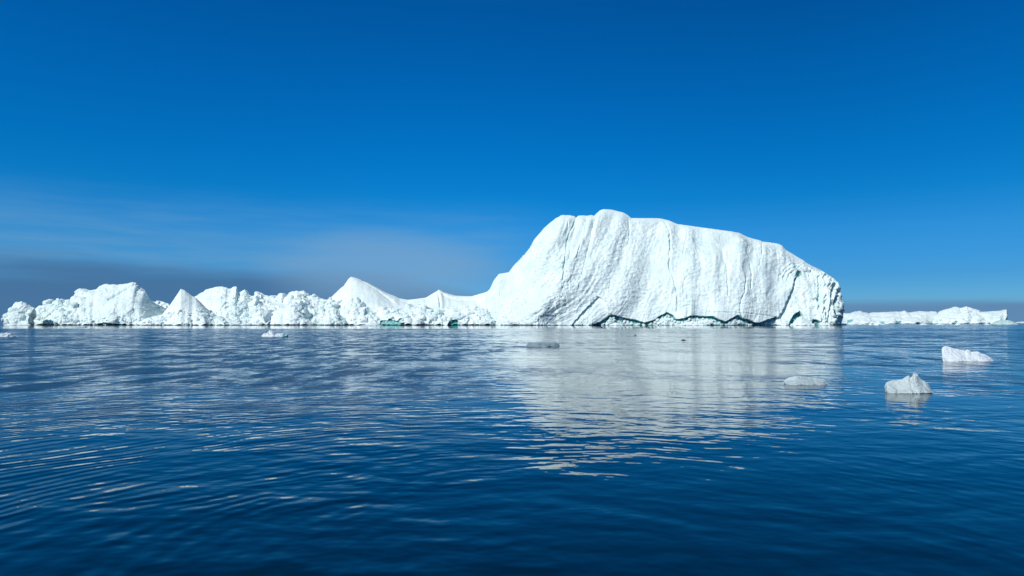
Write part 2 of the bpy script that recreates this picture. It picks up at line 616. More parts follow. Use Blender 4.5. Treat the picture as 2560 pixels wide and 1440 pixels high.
def polydist(PX, PY, pts):
    best = np.full(PX.shape, 1e9)
    side = np.zeros(PX.shape)
    for (x0, y0), (x1, y1) in zip(pts[:-1], pts[1:]):
        dx, dy = x1 - x0, y1 - y0
        t = np.clip(((PX - x0) * dx + (PY - y0) * dy) / (dx * dx + dy * dy), 0, 1)
        d = np.hypot(PX - x0 - t * dx, PY - y0 - t * dy)
        near = d < best
        side = np.where(near, np.sign((PX - x0) * dy - (PY - y0) * dx), side)
        best = np.where(near, d, best)
    return best, side


def inside(PX, PY, pts):
    c = np.zeros(PX.shape, bool)
    n = len(pts)
    for i in range(n):
        x0, y0 = pts[i]
        x1, y1 = pts[(i + 1) % n]
        if y0 == y1:
            continue
        cond = ((y0 > PY) != (y1 > PY)) & (PX < (x1 - x0) * (PY - y0) / (y1 - y0) + x0)
        c ^= cond
    return c


# ------------------------------------------------------------------ the sea
def build_sea():
    def axis(lim, fine, k):
        a = [0.0]
        st = fine
        while a[-1] < lim:
            a.append(a[-1] + st)
            st *= k
        return np.array(a)
    ax = axis(50000, 4.0, 1.16)
    xs = np.concatenate([-ax[:0:-1], ax])
    X, Y = np.meshgrid(xs, xs)
    V = np.stack([X, Y, 0 * X], -1).reshape(-1, 3)
    n = len(xs)
    a = np.arange(n - 1)[:, None] * n + np.arange(n - 1)[None]
    F = np.stack([a, a + 1, a + 1 + n, a + n], -1).reshape(-1, 4)
    o = mesh_from('sea', V, [F], water_material())
    o['kind'] = 'structure'


build_sea()

# ------------------------------------------------------------------ the great iceberg
MAIN = [(1214, 734), (1218, 729), (1225, 722), (1235, 700), (1247, 685), (1272, 681), (1285, 665), (1300, 650), (1310, 640),
        (1325, 620), (1335, 600), (1345, 588), (1360, 570), (1375, 557), (1390, 546), (1405, 538), (1435, 540), (1441, 545),
        (1448, 539), (1490, 540), (1493, 536), (1500, 526), (1510, 523), (1530, 524), (1560, 532), (1570, 538),
        (1578, 545), (1640, 545), (1653, 546), (1675, 552), (1692, 560), (1750, 568), (1800, 575), (1830, 579), (1850, 585),
        (1870, 593), (1903, 602), (1905, 604), (1945, 609), (1955, 614), (1965, 625), (1990, 640), (2010, 652), (2020, 660),
        (2040, 670), (2055, 679), (2070, 688), (2086, 697), (2087, 707), (2093, 710), (2092, 728), (2100, 735), (2101, 752),
        (2107, 765), (2108, 772), (2101, 782), (2102, 790), (2096, 800), (2090, 810)]
ARCH = [(1400, 830), (1480, 812), (1500, 805), (1512, 798), (1527, 787), (1560, 793), (1590, 797), (1602, 802), (1612, 805),
        (1633, 798), (1650, 786), (1668, 777), (1684, 785), (1692, 796), (1712, 795), (1725, 789), (1742, 786), (1781, 791),
        (1794, 799), (1811, 805), (1826, 798), (1841, 790), (1852, 797), (1869, 800), (1888, 807), (1896, 808), (1910, 803),
        (1930, 795), (1945, 787), (1948, 812), (2200, 830)]
CRACKS = [([(1660, 552), (1672, 572), (1675, 606), (1673, 662), (1683, 692), (1691, 727), (1694, 748), (1692, 775)], 2.0),
          ([(1904, 603), (1902, 640), (1895, 667)], 1.8),
          ([(1815, 680), (1818, 742)], 1.2), ([(1873, 665), (1876, 690), (1874, 725)], 1.6),
          ([(1862, 700), (1858, 735), (1848, 755), (1845, 778), (1853, 800)], 1.5),
          ([(1718, 577), (1714, 600), (1706, 640)], 0.8), ([(1708, 720), (1711, 700), (1716, 694)], 0.9),
          ([(1440, 546), (1428, 575), (1417, 600), (1413, 640), (1404, 705)], 1.8), ([(1419, 560), (1416, 590)], 1.2),
          ([(1490, 546), (1483, 572)], 1.0), ([(1465, 548), (1461, 595)], 0.9), ([(1452, 610), (1440, 650)], 0.8),
          ([(1385, 678), (1368, 705), (1350, 716)], 0.7), ([(1527, 700), (1524, 730)], 0.8),
          ([(1572, 545), (1575, 575), (1572, 605)], 1.2), ([(1277, 690), (1270, 720), (1275, 735)], 0.8),
          ([(1690, 771), (1725, 761), (1780, 782), (1960, 791)], 0.45),
          ([(1720, 585), (1755, 602), (1790, 614)], 0.7), ([(2044, 695), (2050, 730), (2049, 770)], 1.4)]
RECESS = [(1424, 815), (1440, 795), (1455, 778), (1470, 763), (1488, 745), (1495, 737), (1505, 741), (1514, 757), (1519, 778),
          (1526, 790), (1526, 815)]
LEDGE = [(1300, 812), (1330, 792), (1355, 775), (1376, 760), (1385, 751), (1389, 766), (1400, 790), (1400, 815)]


def main_disp(PX, PY, X, Y, Z, Sv):
    out = 6.0 * fbm(X / 90, Z / 90, Y / 120 + 3, 3)
    # long flutes: leaning on the left shoulder, upright towards the right
    lean = np.interp(PX, [1250, 1400, 1550, 1700, 1850], [0.85, 0.62, 0.34, 0.08, 0.02])
    curve = np.interp(PY, [540, 640, 740, 810], [0, 30, 95, 170])
    q = PX + lean * ((PY - 540) * 0.45 + curve * 0.8)
    q = q + 9 * perlin(PX / 70, PY / 80, 0 * PX + 1.7)
    fl = sst(fbm(PX / 110 + 3, PY / 140, 0 * PX + 8, 2), -0.4, 0.5)
    out += 4.6 * perlin(q / 52.0, PY / 300.0, 0 * q + 5) + (1.5 + 0.7 * sst(PX, 1600, 1450)) * np.maximum(fl, sst(PX, 1600, 1450)) * fbm(q / 19.0, PY / 130.0, 0 * q + 9, 2)
    out += 0.28 * fbm(q / 6.0, PY / 40.0, 0 * q + 2, 2)
    f1, f2, cid = worley(q / 60.0 + 0.3 * perlin(PX / 40, PY / 40, 0 * q), PY / 85.0, 0 * q + 0.5)
    out += 3.4 * (cid - 0.5) * sst(f2 - f1, 0.0, 0.45)
    # vertical grooves low on the face
    low = sst(PY, 700, 790)
    out += low * 0.35 * fbm(q / 3.2, PY / 90.0, 0 * q + 4, 2)
    # melt dimples over the middle of the face
    dim = sst(fbm(X / 60 + 5, Z / 60, 0 * X + 2, 2), -0.6, 0.2) * sst(PX, 1235, 1300) * (0.45 + 0.55 * sst(PY, 800, 740))
    f1, f2, _ = worley(X / 4.6 + 0.35 * perlin(X / 5, Z / 5, Y / 9), Z / 3.1, Y / 9.0)
    out += dim * 1.0 * (f1 - 0.5) + (0.42 + 0.4 * sst(PX, 1500, 1380)) * fbm(X / 2.6, Z / 2.0, Y / 3.0, 3) * (0.4 + dim)
    wet = np.zeros_like(X)
    push = np.zeros_like(X)
    front = Sv < 1
    # the smooth drift at the foot of the left shoulder with its dirty streaks
    foot = sst(PX, 1420, 1300) * sst(PY, 705, 760)
    f1, f2, cid = worley(X / 6.0, Z / 4.0, Y / 8.0)
    out += foot * (1.6 * (f2 - f1) + 1.2 * fbm(X / 5, Z / 5 + X / 9, Y / 6, 3, ridged=True))
    for pts, depth in CRACKS:
        d, side = polydist(PX + 1.6 * perlin(X / 5, Z / 5, 0 * X), PY, pts)
        out -= depth * 1.4 * np.exp(-(d / 1.3) ** 2) * (0.75 + 0.6 * perlin(X / 7, Z / 9, 0 * X + depth))
        out += depth * 0.22 * np.exp(-(d / 12.0) ** 2) * (side > 0)
        wet = np.maximum(wet, 0.10 * depth * np.exp(-(d / 1.4) ** 2))
    # calved alcove near the middle and the leaning ledge to its left
    for poly, dep, soft in ((RECESS, 3.0, 3.0), (LEDGE, 1.3, 8.0)):
        jx, jy = PX + 2.5 * perlin(X / 4, Z / 3, 0 * X), PY + 2.0 * perlin(X / 4, Z / 3, 0 * X + 9)
        d, _ = polydist(jx, jy, poly + [poly[0]])
        ins = inside(jx, jy, poly) & front
        amt = np.where(ins, sst(d, 0, soft), 0)
        push += dep * amt
        rough = np.where(ins, sst(PX, poly[-2][0] - 25, poly[-2][0] - 60), 0)
        out += rough * 1.2 * fbm(X / 1.8, Z / 3.0, Y / 3, 3, ridged=True)
    # undercut arches melted along an old tilted waterline
    ax, ay = zip(*ARCH)
    ya = np.interp(PX, ax, ay) + 1.3 * perlin(PX / 7.0, 0 * PX, 0 * PX + 6) + 0.8 * perlin(X / 1.7, 0 * X, Z / 2)
    below = (PY - ya)
    und = sst(below, -0.3, 1.2) * front
    band = np.interp(PX, [1480, 1530, 1590, 1640, 1700, 1790, 1888, 1948], [8, 7, 7, 5, 5, 5, 5, 4])
    band = band * np.clip(1 + 1.1 * perlin(PX / 11.0, 0 * PX, 0 * PX + 2) + 0.6 * perlin(X / 2.0, Z / 2.0, 0 * X), 0.12, 2.0)
    push += 4.5 * und * (1 - 0.6 * sst(below, band * 0.7, band + 5))
    wet = np.maximum(wet, und * (1 - 0.85 * sst(below, band, band + 5)))
    # calved bay at the right end
    bx = np.interp(PY, [640, 655, 665, 676, 683, 700, 725, 745, 775, 790, 803, 812],
                   [2012, 1990, 1978, 1992, 1994, 1984, 1979, 1971, 1960, 1947, 1926, 1908]) + 2.2 * perlin(PY / 9.0, PX * 0, PX * 0) + 1.6 * perlin(X / 2.5, Z / 2.5, 0 * X)
    edge = sst(PX - bx, -0.5, 3.5) * sst(PY, 674, 692) * front
    push += 3.6 * edge * (1 - sst(PX - bx, 10, 75)) + 1.2 * edge
    wet = np.maximum(wet, 0.30 * edge * (1 - sst(PX - bx, 3, 9)))
    bay = sst(PX - bx, 2, 14) * sst(PY, 668, 690) * front
    fr = fbm(PX / 9.0 + perlin(PX / 20, PY / 20, 0 * PX), PY / 60.0, 0 * PX + 4, 3, ridged=True)
    out += bay * (0.35 + 2.2 * sst(PX, 2030, 2060)) * 2.0 * fr
    f1, f2, cid = worley(X / 5.0, Z / 9.0, Y / 7.0)
    out += bay * (0.55 + 0.45 * sst(PX, 2020, 2060)) * (3.2 * (cid - 0.5) * sst(f2 - f1, 0.0, 0.5))
    out += bay * 1.5 * fbm(X / 9 + Z / 14, Z / 4.5, Y / 8, 4, ridged=True)
    # deep clefts in the far right cliff
    for pts, dep in (([(2084, 706), (2076, 735), (2070, 752)], 9.0), ([(2093, 725), (2088, 745), (2084, 765), (2088, 800)], 7.0),
                     ([(2060, 760), (2064, 800)], 4.0), ([(2043, 700), (2049, 765)], 4.0), ([(2036, 752), (2046, 750), (2048, 762)], 2.5),
                     ([(2072, 770), (2070, 805)], 3.0)):
        d, _ = polydist(PX + 1.5 * perlin(PX / 5, PY / 5, PX * 0), PY, pts)
        push += dep * np.exp(-(d / 2.8) ** 2) * front
        wet = np.maximum(wet, 0.35 * np.exp(-(d / 1.8) ** 2) * (dep > 5))
    # folded layers arching over the bay, and the blue hollow below them
    rr = np.hypot(PX - 1996, (PY - 700) * 1.15)
    ring = sst(rr, 20, 27) * sst(rr, 56, 44) * sst(PY, 705, 690) * sst(PX, 2040, 2015)
    out += ring * 1.7 * np.sin(rr / 1.55 + 2.0 * perlin(PX / 9, PY / 9, 0 * PX)) * (0.4 + np.clip(perlin(PX / 8, PY / 6, 0 * PX + 3), -.3, 1))
    hol = inside(PX, PY, [(1993, 676), (2001, 682), (2009, 697), (2004, 694), (1999, 700), (1990, 690), (1984, 697)])
    wet = np.where(hol & front, 0.8, wet)
    push = np.where(hol & front, push + 4, push)
    # wave-cut cave behind the blocks, with the small blue pool beside it
    cave = [(1977, 815), (1978, 803), (1985, 793), (1992, 783), (2003, 777), (2010, 784), (2014, 792), (2005, 800), (1995, 815)]
    ins = inside(PX, PY, cave) & front
    push = np.where(ins, push + 8, push)
    wet = np.where(ins, 1.0, wet)
    ins = inside(PX, PY, [(2031, 815), (2034, 797), (2044, 800), (2052, 808), (2050, 815)]) & front
    push = np.where(ins, push + 5, push)
    wet = np.where(ins, 0.85, wet)
    return out, push, wet


def near_arch(px, py, z):
    ax, ay = zip(*ARCH)
    ya = np.interp(px, ax, ay)
    return ((py > ya + 5) & (px > 1495) & (px < 1945)).astype(float)


berg('iceberg', MAIN, 655.0, base=[(0, 1214), (0.12, 1262), (0.35, 1440), (0.6, 1700), (0.8, 1985), (0.88, 2080), (1, 2092)],
     front=62, back=120, nu=900, nv=420, g=1.35, wiggle=0.25, seed=3, mat=ICE, disp=main_disp, notch=0.42, end=0.6, crest_min=0.05, crest_fade=9.0,
     chunks=[(320, 0.5, 2.4, near_arch),
             (60, 0.8, 2.4, lambda px, py, z: ((px > 1210) & (px < 1300) & (z < 9)).astype(float)),
             (50, 0.8, 2.5, lambda px, py, z: ((px > 1950) & (px < 2095) & (z < 7)).astype(float))],
     label='huge white iceberg with fluted cliff face and crevassed calved right end', cat='iceberg')


# ------------------------------------------------------------------ smooth peak and saddle behind
def smooth_disp(PX, PY, X, Y, Z, Sv):
    out = 3.0 * fbm(X / 45, Z / 45, Y / 60, 3) + 0.35 * fbm(X / 5, Z / 5, Y / 7, 3)
    q = PX - 0.2 * (PY - 700)
    out += 0.35 * perlin(q / 14.0, PY / 60, 0 * PX)
    for pts, dep in (([(1094, 727), (1098, 745), (1101, 767)], 1.6), ([(1097, 728), (1115, 742), (1140, 748), (1160, 747)], 1.4),
                     ([(905, 705), (945, 728), (965, 742), (980, 752)], 0.9)):
        d, side = polydist(PX, PY, pts)
        out += -dep * np.exp(-(d / 2.0) ** 2) + dep * 0.9 * np.exp(-(d / 12.0) ** 2) * (side > 0)
    return out, 0 * X, 0 * X


PEAK = [(812, 758), (824, 747), (845, 727), (860, 715), (872, 698), (878, 693), (890, 696), (905, 703), (920, 710), (945, 722),
        (965, 733), (1000, 746), (1020, 749), (1040, 747), (1065, 744), (1080, 735), (1096, 726), (1110, 733), (1135, 740),
        (1160, 741), (1180, 741), (1205, 734), (1225, 728), (1245, 730)]
berg('iceberg', PEAK, 690.0, front=48, back=80, nu=320, nv=120, g=1.2, wiggle=0.15, seed=5, mat=SNOW, disp=smooth_disp, notch=0.6,
     label='smooth white iceberg with a sharp pointed peak and long saddle, behind rubble ice')


# ------------------------------------------------------------------ rubble icebergs of the left field
def rubble_disp(amp=1.0, scale=1.0, cave=(), smooth_px=None, seed=0.0):
    def f(PX, PY, X, Y, Z, Sv):
        a = np.ones_like(X)
        if smooth_px:
            for (cx, cy, rx, ry) in smooth_px:
                a *= 1 - 0.85 * np.exp(-(((PX - cx) / rx) ** 2 + ((PY - cy) / ry) ** 2))
        wx, wz, wy = X / scale, Z / scale, Y / scale
        f1, f2, cid = worley(wx / 9 + seed + .3 * perlin(wx / 6, wz / 6, wy / 6), wz / 7, wy / 10)
        out = 4.4 * (cid - 0.5) * sst(f2 - f1, 0, .22) + 2.2 * (0.5 - f1)
        f1, f2, cid = worley(wx / 3.6 + seed, wz / 3.0, wy / 4.0)
        out += 0.6 * (cid - 0.5) * sst(f2 - f1, 0, .3)
        out += 1.1 * fbm(wx / 8 + wz / 9 + seed, wz / 5 - wx / 20, wy / 9, 4, ridged=True)
        out += 0.5 * fbm(wx / 1.6, wz / 1.4, wy / 2, 2)
        out = out * a * amp + (3.5 * fbm(X / 40 + seed, Z / 40, Y / 50, 2) + 0.4 * fbm(X / 3, Z / 3, Y / 3, 3))
        push = np.zeros_like(X)
        wet = np.zeros_like(X)
        for poly, dep, w in cave:
            ins = inside(PX, PY, poly) & (Sv < 1)
            push = np.where(ins, push + dep, push)
            wet = np.where(ins, w, wet)
        return out, push, wet
    return f


anyw = lambda px, py, z: np.ones_like(px)


def region(x0, x1, y0=0, y1=2000):
    return lambda px, py, z: ((px > x0) & (px < x1) & (py > y0) & (py < y1)).astype(float)


# low ridge glimpsed in the gap between the dome and the pyramid
berg('iceberg', [(372, 768), (382, 758), (392, 752), (405, 753), (420, 758), (428, 763), (440, 768)], 700.0, front=20, back=40, nu=120, nv=60,
     g=1.2, wiggle=1.0, seed=31, mat=RUBBLE, disp=rubble_disp(0.7, 0.8), chunks=[(60, 1.0, 3.0, anyw)],
     label='low jagged iceberg showing in the gap between the domed one and the pyramid')

SMALL = [(14, 809), (16, 800), (11, 793), (16, 786), (24, 780), (30, 771), (37, 763), (45, 759), (55, 758), (65, 761), (75, 767),
         (87, 770), (88, 778), (84, 788), (79, 798), (74, 807)]
berg('iceberg', SMALL, 600.0, base=[16, 20, 35, 58, 74, 82], front=12, back=14, nu=160, nv=90, g=1.5, wiggle=0.3, seed=7, mat=ICE,
     disp=rubble_disp(0.6, 0.6, seed=2), notch=1.6, end=0.5, label='small rounded iceberg at the far left tip of the ice field')

DOME = [(84, 810), (83, 798), (84, 785), (88, 772), (98, 763), (107, 763), (110, 752), (127, 753), (140, 750), (155, 749), (180, 749),
        (184, 738), (190, 733), (188, 729), (205, 725), (220, 727), (240, 723), (250, 715), (265, 711), (287, 711), (293, 712),
        (300, 711), (320, 709), (330, 705), (340, 707), (350, 717), (362, 725), (367, 735), (375, 748), (385, 760), (400, 772),
        (412, 781), (425, 792)]


def dome_disp(PX, PY, X, Y, Z, Sv):
    out, push, wet = rubble_disp(0.75, 1.0, cave=[([(240, 815), (246, 810), (262, 808), (280, 809.5), (300, 808.5), (312, 811), (312, 815)], 2, .8)],
                                 smooth_px=[(250, 760, 60, 30), (300, 745, 60, 30), (390, 775, 30, 30)], seed=4)(PX, PY, X, Y, Z, Sv)
    # facet turned from the sun on the right flank
    tri = sst(PX + (PY - 770) * -0.35, 350, 362) * sst(PY, 742, 752)
    push += 34 * tri * sst(PX, 345, 412)
    d, s = polydist(PX, PY, [(270, 745), (300, 730), (330, 716), (345, 710)])
    out += -2.0 * np.exp(-(d / 2.5) ** 2)
    d, s = polydist(PX, PY, [(100, 775), (130, 768), (160, 762), (185, 760), (183, 775), (165, 790)])
    out += -2.2 * np.exp(-(d / 2.5) ** 2)
    out += 2.5 * np.exp(-(((PX - 208) / 14) ** 2 + ((PY - 731) / 4) ** 2)) - 2 * np.exp(-(((PX - 205) / 14) ** 2 + ((PY - 739) / 3) ** 2))
    return out, push, wet


berg('iceberg', DOME, 650.0, base=[(0, 84), (.1, 96), (.5, 240), (.8, 360), (1, 425)], front=45, back=60, nu=460, nv=200, g=1.3,
     wiggle=0.5, seed=9, mat=ICE, disp=dome_disp, notch=0.8,
     chunks=[(45, 0.9, 3.0, region(95, 190, 770)), (90, 0.7, 2.4, region(150, 430, 796)), (16, 2.5, 5.5, region(100, 190, 755, 780))],
     label='big domed iceberg with broken left shoulder and blue shaded right flank')

PYR = [(392, 800), (400, 793), (410, 780), (425, 762), (440, 740), (450, 725), (452, 722), (462, 726), (480, 740), (490, 745),
       (510, 765), (525, 778), (535, 788), (545, 796), (552, 802)]
berg('iceberg', PYR, 628.0, front=32, back=30, nu=260, nv=140, g=1.05, wiggle=0.2, seed=11, mat=SNOW,
     disp=lambda PX, PY, X, Y, Z, Sv: (1.5 * fbm(X / 25, Z / 25, Y / 30, 3) + .3 * fbm(X / 3, Z / 3, Y / 3, 3), 0 * X, 0 * X),
     chunks=[(110, 0.7, 2.6, region(395, 555, 775))],
     label='smooth pyramid-shaped iceberg with a rubble skirt round its foot')

RIDGE = [(478, 752), (488, 742), (500, 734), (515, 724), (535, 717), (555, 716), (575, 720), (585, 718), (592, 718), (596, 728),
         (605, 732), (613, 727), (618, 734), (630, 740), (636, 738), (637, 730), (655, 731), (662, 736), (675, 739), (690, 738),
         (715, 738), (722, 730), (735, 726), (760, 727), (768, 732), (775, 737), (790, 740), (805, 745), (815, 750), (825, 750),
         (840, 753), (852, 760), (862, 772)]
berg('iceberg', RIDGE, 675.0, front=58, back=50, nu=520, nv=200, g=1.25, wiggle=0.9, seed=13, mat=RUBBLE,
     disp=rubble_disp(1.15, 1.0, smooth_px=[(520, 750, 45, 34), (585, 745, 22, 16), (690, 755, 30, 12), (780, 762, 26, 14)], seed=8,
                      cave=[([(595, 815), (600, 808), (625, 806), (640, 809), (640, 815)], 3, .9),
                            ([(670, 815), (674, 808), (690, 806), (694, 815)], 3, .9)]), notch=0.8,
     chunks=[(110, 0.8, 2.6, region(560, 870, 735)), (30, 0.7, 2.4, region(480, 600, 775)), (60, 2.6, 7.5, region(600, 860, 728, 800))],
     label='long jagged iceberg of jumbled blocks right behind the pyramid-shaped one')

MOUND = [(668, 800), (675, 790), (690, 778), (705, 770), (720, 768), (735, 766), (745, 772), (752, 782), (760, 792), (775, 802), (790, 807)]
berg('iceberg', MOUND, 622.0, front=16, back=16, nu=200, nv=90, g=1.1, wiggle=0.5, seed=15, mat=SNOW,
     disp=rubble_disp(0.5, 0.8, smooth_px=[(700, 790, 30, 25)], seed=5), chunks=[(40, .6, 2.0, region(735, 790)), (20, .6, 1.5, region(660, 790, 800))],
     label='small smooth mound of ice in front of the jumbled ridge')

BLK1 = [(798, 806), (806, 795), (812, 780), (822, 770), (834, 767), (842, 772), (850, 784), (860, 795), (870, 806)]
berg('iceberg', BLK1, 618.0, front=14, back=14, nu=160, nv=90, g=1.1, wiggle=0.6, seed=17, mat=ICE, disp=rubble_disp(0.6, 0.7, seed=6),
     chunks=[(26, .6, 1.8, anyw)], label='hummock of ribbed ice with shaded right side, left of the twin blocks')

BLK2 = [(866, 806), (870, 795), (875, 780), (882, 770), (905, 767), (918, 768), (928, 775), (936, 786), (945, 794), (952, 806)]
berg('iceberg', BLK2, 624.0, front=14, back=14, nu=160, nv=90, g=1.05, wiggle=0.6, seed=19, mat=SNOW, disp=rubble_disp(0.8, 0.9, seed=7,
     cave=[([(910, 787), (913, 771), (925, 772), (935, 790), (928, 782), (918, 782)], 3.0, 0.25)]),
     chunks=[(16, .6, 1.8, region(860, 960, 790))], label='blocky white ice hummock with a blue notch, beside the bright green patch')

FRONT = [(850, 775), (862, 766), (868, 757), (880, 745), (892, 743), (900, 750), (908, 766), (925, 771), (940, 770), (955, 767), (975, 770),
         (1000, 768), (1020, 772), (1045, 766), (1060, 765), (1075, 773), (1090, 776), (1110, 772), (1140, 765), (1160, 762), (1185, 761),
         (1200, 764), (1215, 772), (1228, 785), (1242, 800), (1250, 808)]
berg('iceberg', FRONT, 640.0, front=30, back=26, nu=460, nv=150, g=1.15, wiggle=0.9, seed=21, mat=RUBBLE,
     disp=rubble_disp(1.0, 0.9, seed=12, smooth_px=[(930, 775, 26, 8), (1010, 785, 30, 8), (1100, 780, 24, 9), (1190, 785, 30, 14)], cave=[([(948, 815), (950, 806), (955, 801), (985, 803), (1006, 803), (1000, 809), (1020, 812), (1020, 815)], 3.0, 0.8),
                                               ([(1103, 815), (1115, 808), (1130, 799), (1140, 796), (1148, 800), (1142, 815)], 7.0, 1.0)]), notch=0.8,
     chunks=[(80, 0.8, 2.4, region(860, 1245, 765, 803)), (40, 0.6, 2.0, region(850, 1245, 790, 812)), (44, 2.3, 6.5, region(870, 1200, 765, 800))],
     label='low rubble-covered iceberg with dark teal waterline cave, in front of the saddle')

SKIRT = [(330, 810), (345, 801), (370, 795), (395, 789), (420, 783), (450, 781), (480, 784), (510, 789), (540, 795), (570, 797), (600, 801),
         (640, 799), (672, 807)]
berg('iceberg', SKIRT, 614.0, front=12, back=16, nu=300, nv=80, g=1.1, wiggle=0.9, seed=33, mat=RUBBLE, disp=rubble_disp(0.7, 0.7, seed=14),
     notch=0.6, chunks=[(150, .6, 1.9, anyw), (12, 1.8, 3.2, anyw)], label='low heap of rubble ice afloat right in front of the pyramid-shaped iceberg')

# ------------------------------------------------------------------ broken blocks at the foot of the calved end
def small(name, sil, Yc, seed, mat=SNOW, front=5, back=5, label=None, group=None, cat='ice block', amp=0.5, sc=0.35, unit=0.4, nu=110, nv=50,
          chunks=None, notch=0.3, wiggle=0.4, g=1.1, wetf=None, base=None, crest_min=0.25):
    def d(PX, PY, X, Y, Z, Sv):
        o, p, w = rubble_disp(1.0, sc, seed=seed)(PX, PY, X, Y, Z, Sv)
        low = 3.5 * fbm(X / 40 + seed, Z / 40, Y / 50, 2)
        o = (o - low) * amp * sc
        if wetf is not None:
            w = np.maximum(w, wetf(PX, PY))
        return o, p, w
    return berg(name, sil, Yc, front=front, back=back, nu=nu, nv=nv, g=g, wiggle=wiggle, seed=seed, mat=mat, disp=d, notch=notch, unit=unit,
                chunks=chunks, label=label, cat=cat, group=group, rows_back=16, base=base, crest_min=crest_min)


small('ice_block', [(1975, 815), (1984, 806), (1992, 796), (2000, 791), (2006, 793), (2014, 798), (2024, 803), (2032, 809), (2040, 815)], 560, 41,
      front=9, back=9, chunks=[(26, 0.6, 2.0, anyw)], label='white mound of broken ice in front of the dark cave at the calved end')
small('ice_block', [(2042, 815), (2050, 810), (2060, 807), (2068, 808), (2076, 813), (2080, 816)], 556, 42, front=6, back=6,
      chunks=[(12, 0.4, 1.2, anyw)], label='low white ice mound beside the small green pool')
small('ice_block', [(1519, 814), (1528, 810), (1538, 806), (1546, 808), (1553, 813)], 572, 43, front=5, back=5,
      label='small smooth white ice dome under the leftmost dark arch')
small('ice_floe', [(1683, 814), (1695, 811), (1712, 806), (1730, 803), (1745, 806), (1760, 811), (1768, 814)], 568, 44, front=8, back=6, cat='ice floe',
      chunks=[(22, 0.5, 1.5, anyw)], label='flat pale rubble floe under the middle arch')

# ------------------------------------------------------------------ distant icebergs on the right
FAR = [(2098, 792), (2104, 783), (2125, 783), (2135, 780), (2150, 779), (2160, 782), (2172, 786), (2190, 782), (2210, 781), (2230, 780),
       (2250, 780), (2261, 778), (2272, 783), (2285, 780), (2300, 778), (2320, 780), (2340, 780), (2344, 783), (2350, 784)]
def far_wet(PX, PY):
    w = np.zeros_like(PX)
    for x0, x1, y0 in ((2201, 2212, 804), (2240, 2254, 804), (2290, 2300, 806), (2384, 2400, 805), (2120, 2134, 803), (2350, 2356, 800)):
        w = np.maximum(w, (PX > x0) & (PX < x1) & (PY > y0) & (PY < 809.6))
    return 0.75 * w


far_disp = lambda amp, sc, sd: (lambda PX, PY, X, Y, Z, Sv: (
    amp * (5 * fbm(X / 60 + sd, Z / 25, Y / 60, 3) + 2.0 * fbm(X / 40, Z / 4.0, Y / 40, 2)) + 1.5 * sc * fbm(X / 9, Z / 6, Y / 9, 4, ridged=True), 4 * far_wet(PX, PY), far_wet(PX, PY)))
berg('iceberg', FAR, 1350.0, front=110, back=90, nu=320, nv=90, g=1.3, wiggle=0.35, seed=23, mat=SNOW, disp=far_disp(1, 1, 3), notch=0.8,
     label='long low flat-topped iceberg in the distance right of the huge one')
FAR2 = [(2325, 800), (2344, 786), (2353, 777), (2370, 772), (2385, 767), (2392, 767), (2400, 770), (2415, 766), (2430, 770), (2445, 776),
        (2449, 780), (2455, 781), (2470, 786), (2490, 792)]
berg('iceberg', FAR2, 1320.0, front=90, back=80, nu=260, nv=110, g=1.2, wiggle=0.3, seed=25, mat=SNOW, disp=far_disp(1.2, 1.3, 9), notch=0.8,
     chunks=[(60, 2, 6, region(2300, 2410, 798))], label='distant iceberg with twin rounded humps')
FAR3 = [(2442, 792), (2450, 783), (2462, 780), (2480, 778), (2500, 777), (2516, 775), (2518, 784), (2520, 792), (2514, 797), (2512, 802)]
berg('iceberg', FAR3, 1300.0, base=[2440, 2460, 2485, 2505, 2509], front=55, back=50, nu=200, nv=90, g=1.3, wiggle=0.3, seed=27, mat=ICE,
     disp=rubble_disp(0.35, 0.8, seed=3), notch=1.0, label='distant blocky iceberg ending in a square upright corner')
small('iceberg', [(2476, 812), (2484, 806), (2492, 802), (2505, 800), (2520, 800), (2532, 804), (2542, 808), (2549, 812)], 730, 46, mat=ICE, front=16, back=14,
      cat='iceberg', unit=0.8, label='low pale blue domed iceberg in front of the square-cornered one',
      wetf=lambda PX, PY: 0.32 + 0 * PX)
small('iceberg', [(2534, 807), (2545, 805), (2556, 804), (2575, 804), (2590, 806)], 3600, 47, front=60, back=60, unit=3, cat='iceberg', amp=.3,
      label='tiny white iceberg on the horizon, cut by the photo edge at right')
small('ice_floe', [(2080, 813), (2090, 810), (2102, 808), (2112, 809), (2118, 812)], 640, 48, front=8, back=8, cat='ice floe', unit=.5,
      label='flat white floe touching the right foot of the huge iceberg')
small('ice_floe', [(2116, 811), (2122, 806), (2135, 805), (2150, 807), (2160, 808), (2168, 811)], 760, 49, front=12, back=8, cat='ice floe', unit=.7,
      chunks=[(14, .7, 1.8, anyw)], label='low white floe with a chipped top below the flat-topped distant iceberg')
small('ice_block', [(2168, 814), (2176, 806), (2180, 799), (2186, 803), (2192, 806), (2198, 803), (2206, 809), (2220, 814)], 640, 50, front=8, back=8,
      chunks=[(24, .5, 1.6, anyw)], wetf=lambda PX, PY: 0.6 * np.exp(-((PX - 2178) / 4) ** 2),
      label='jagged cluster of greenish ice fragments below the distant iceberg')
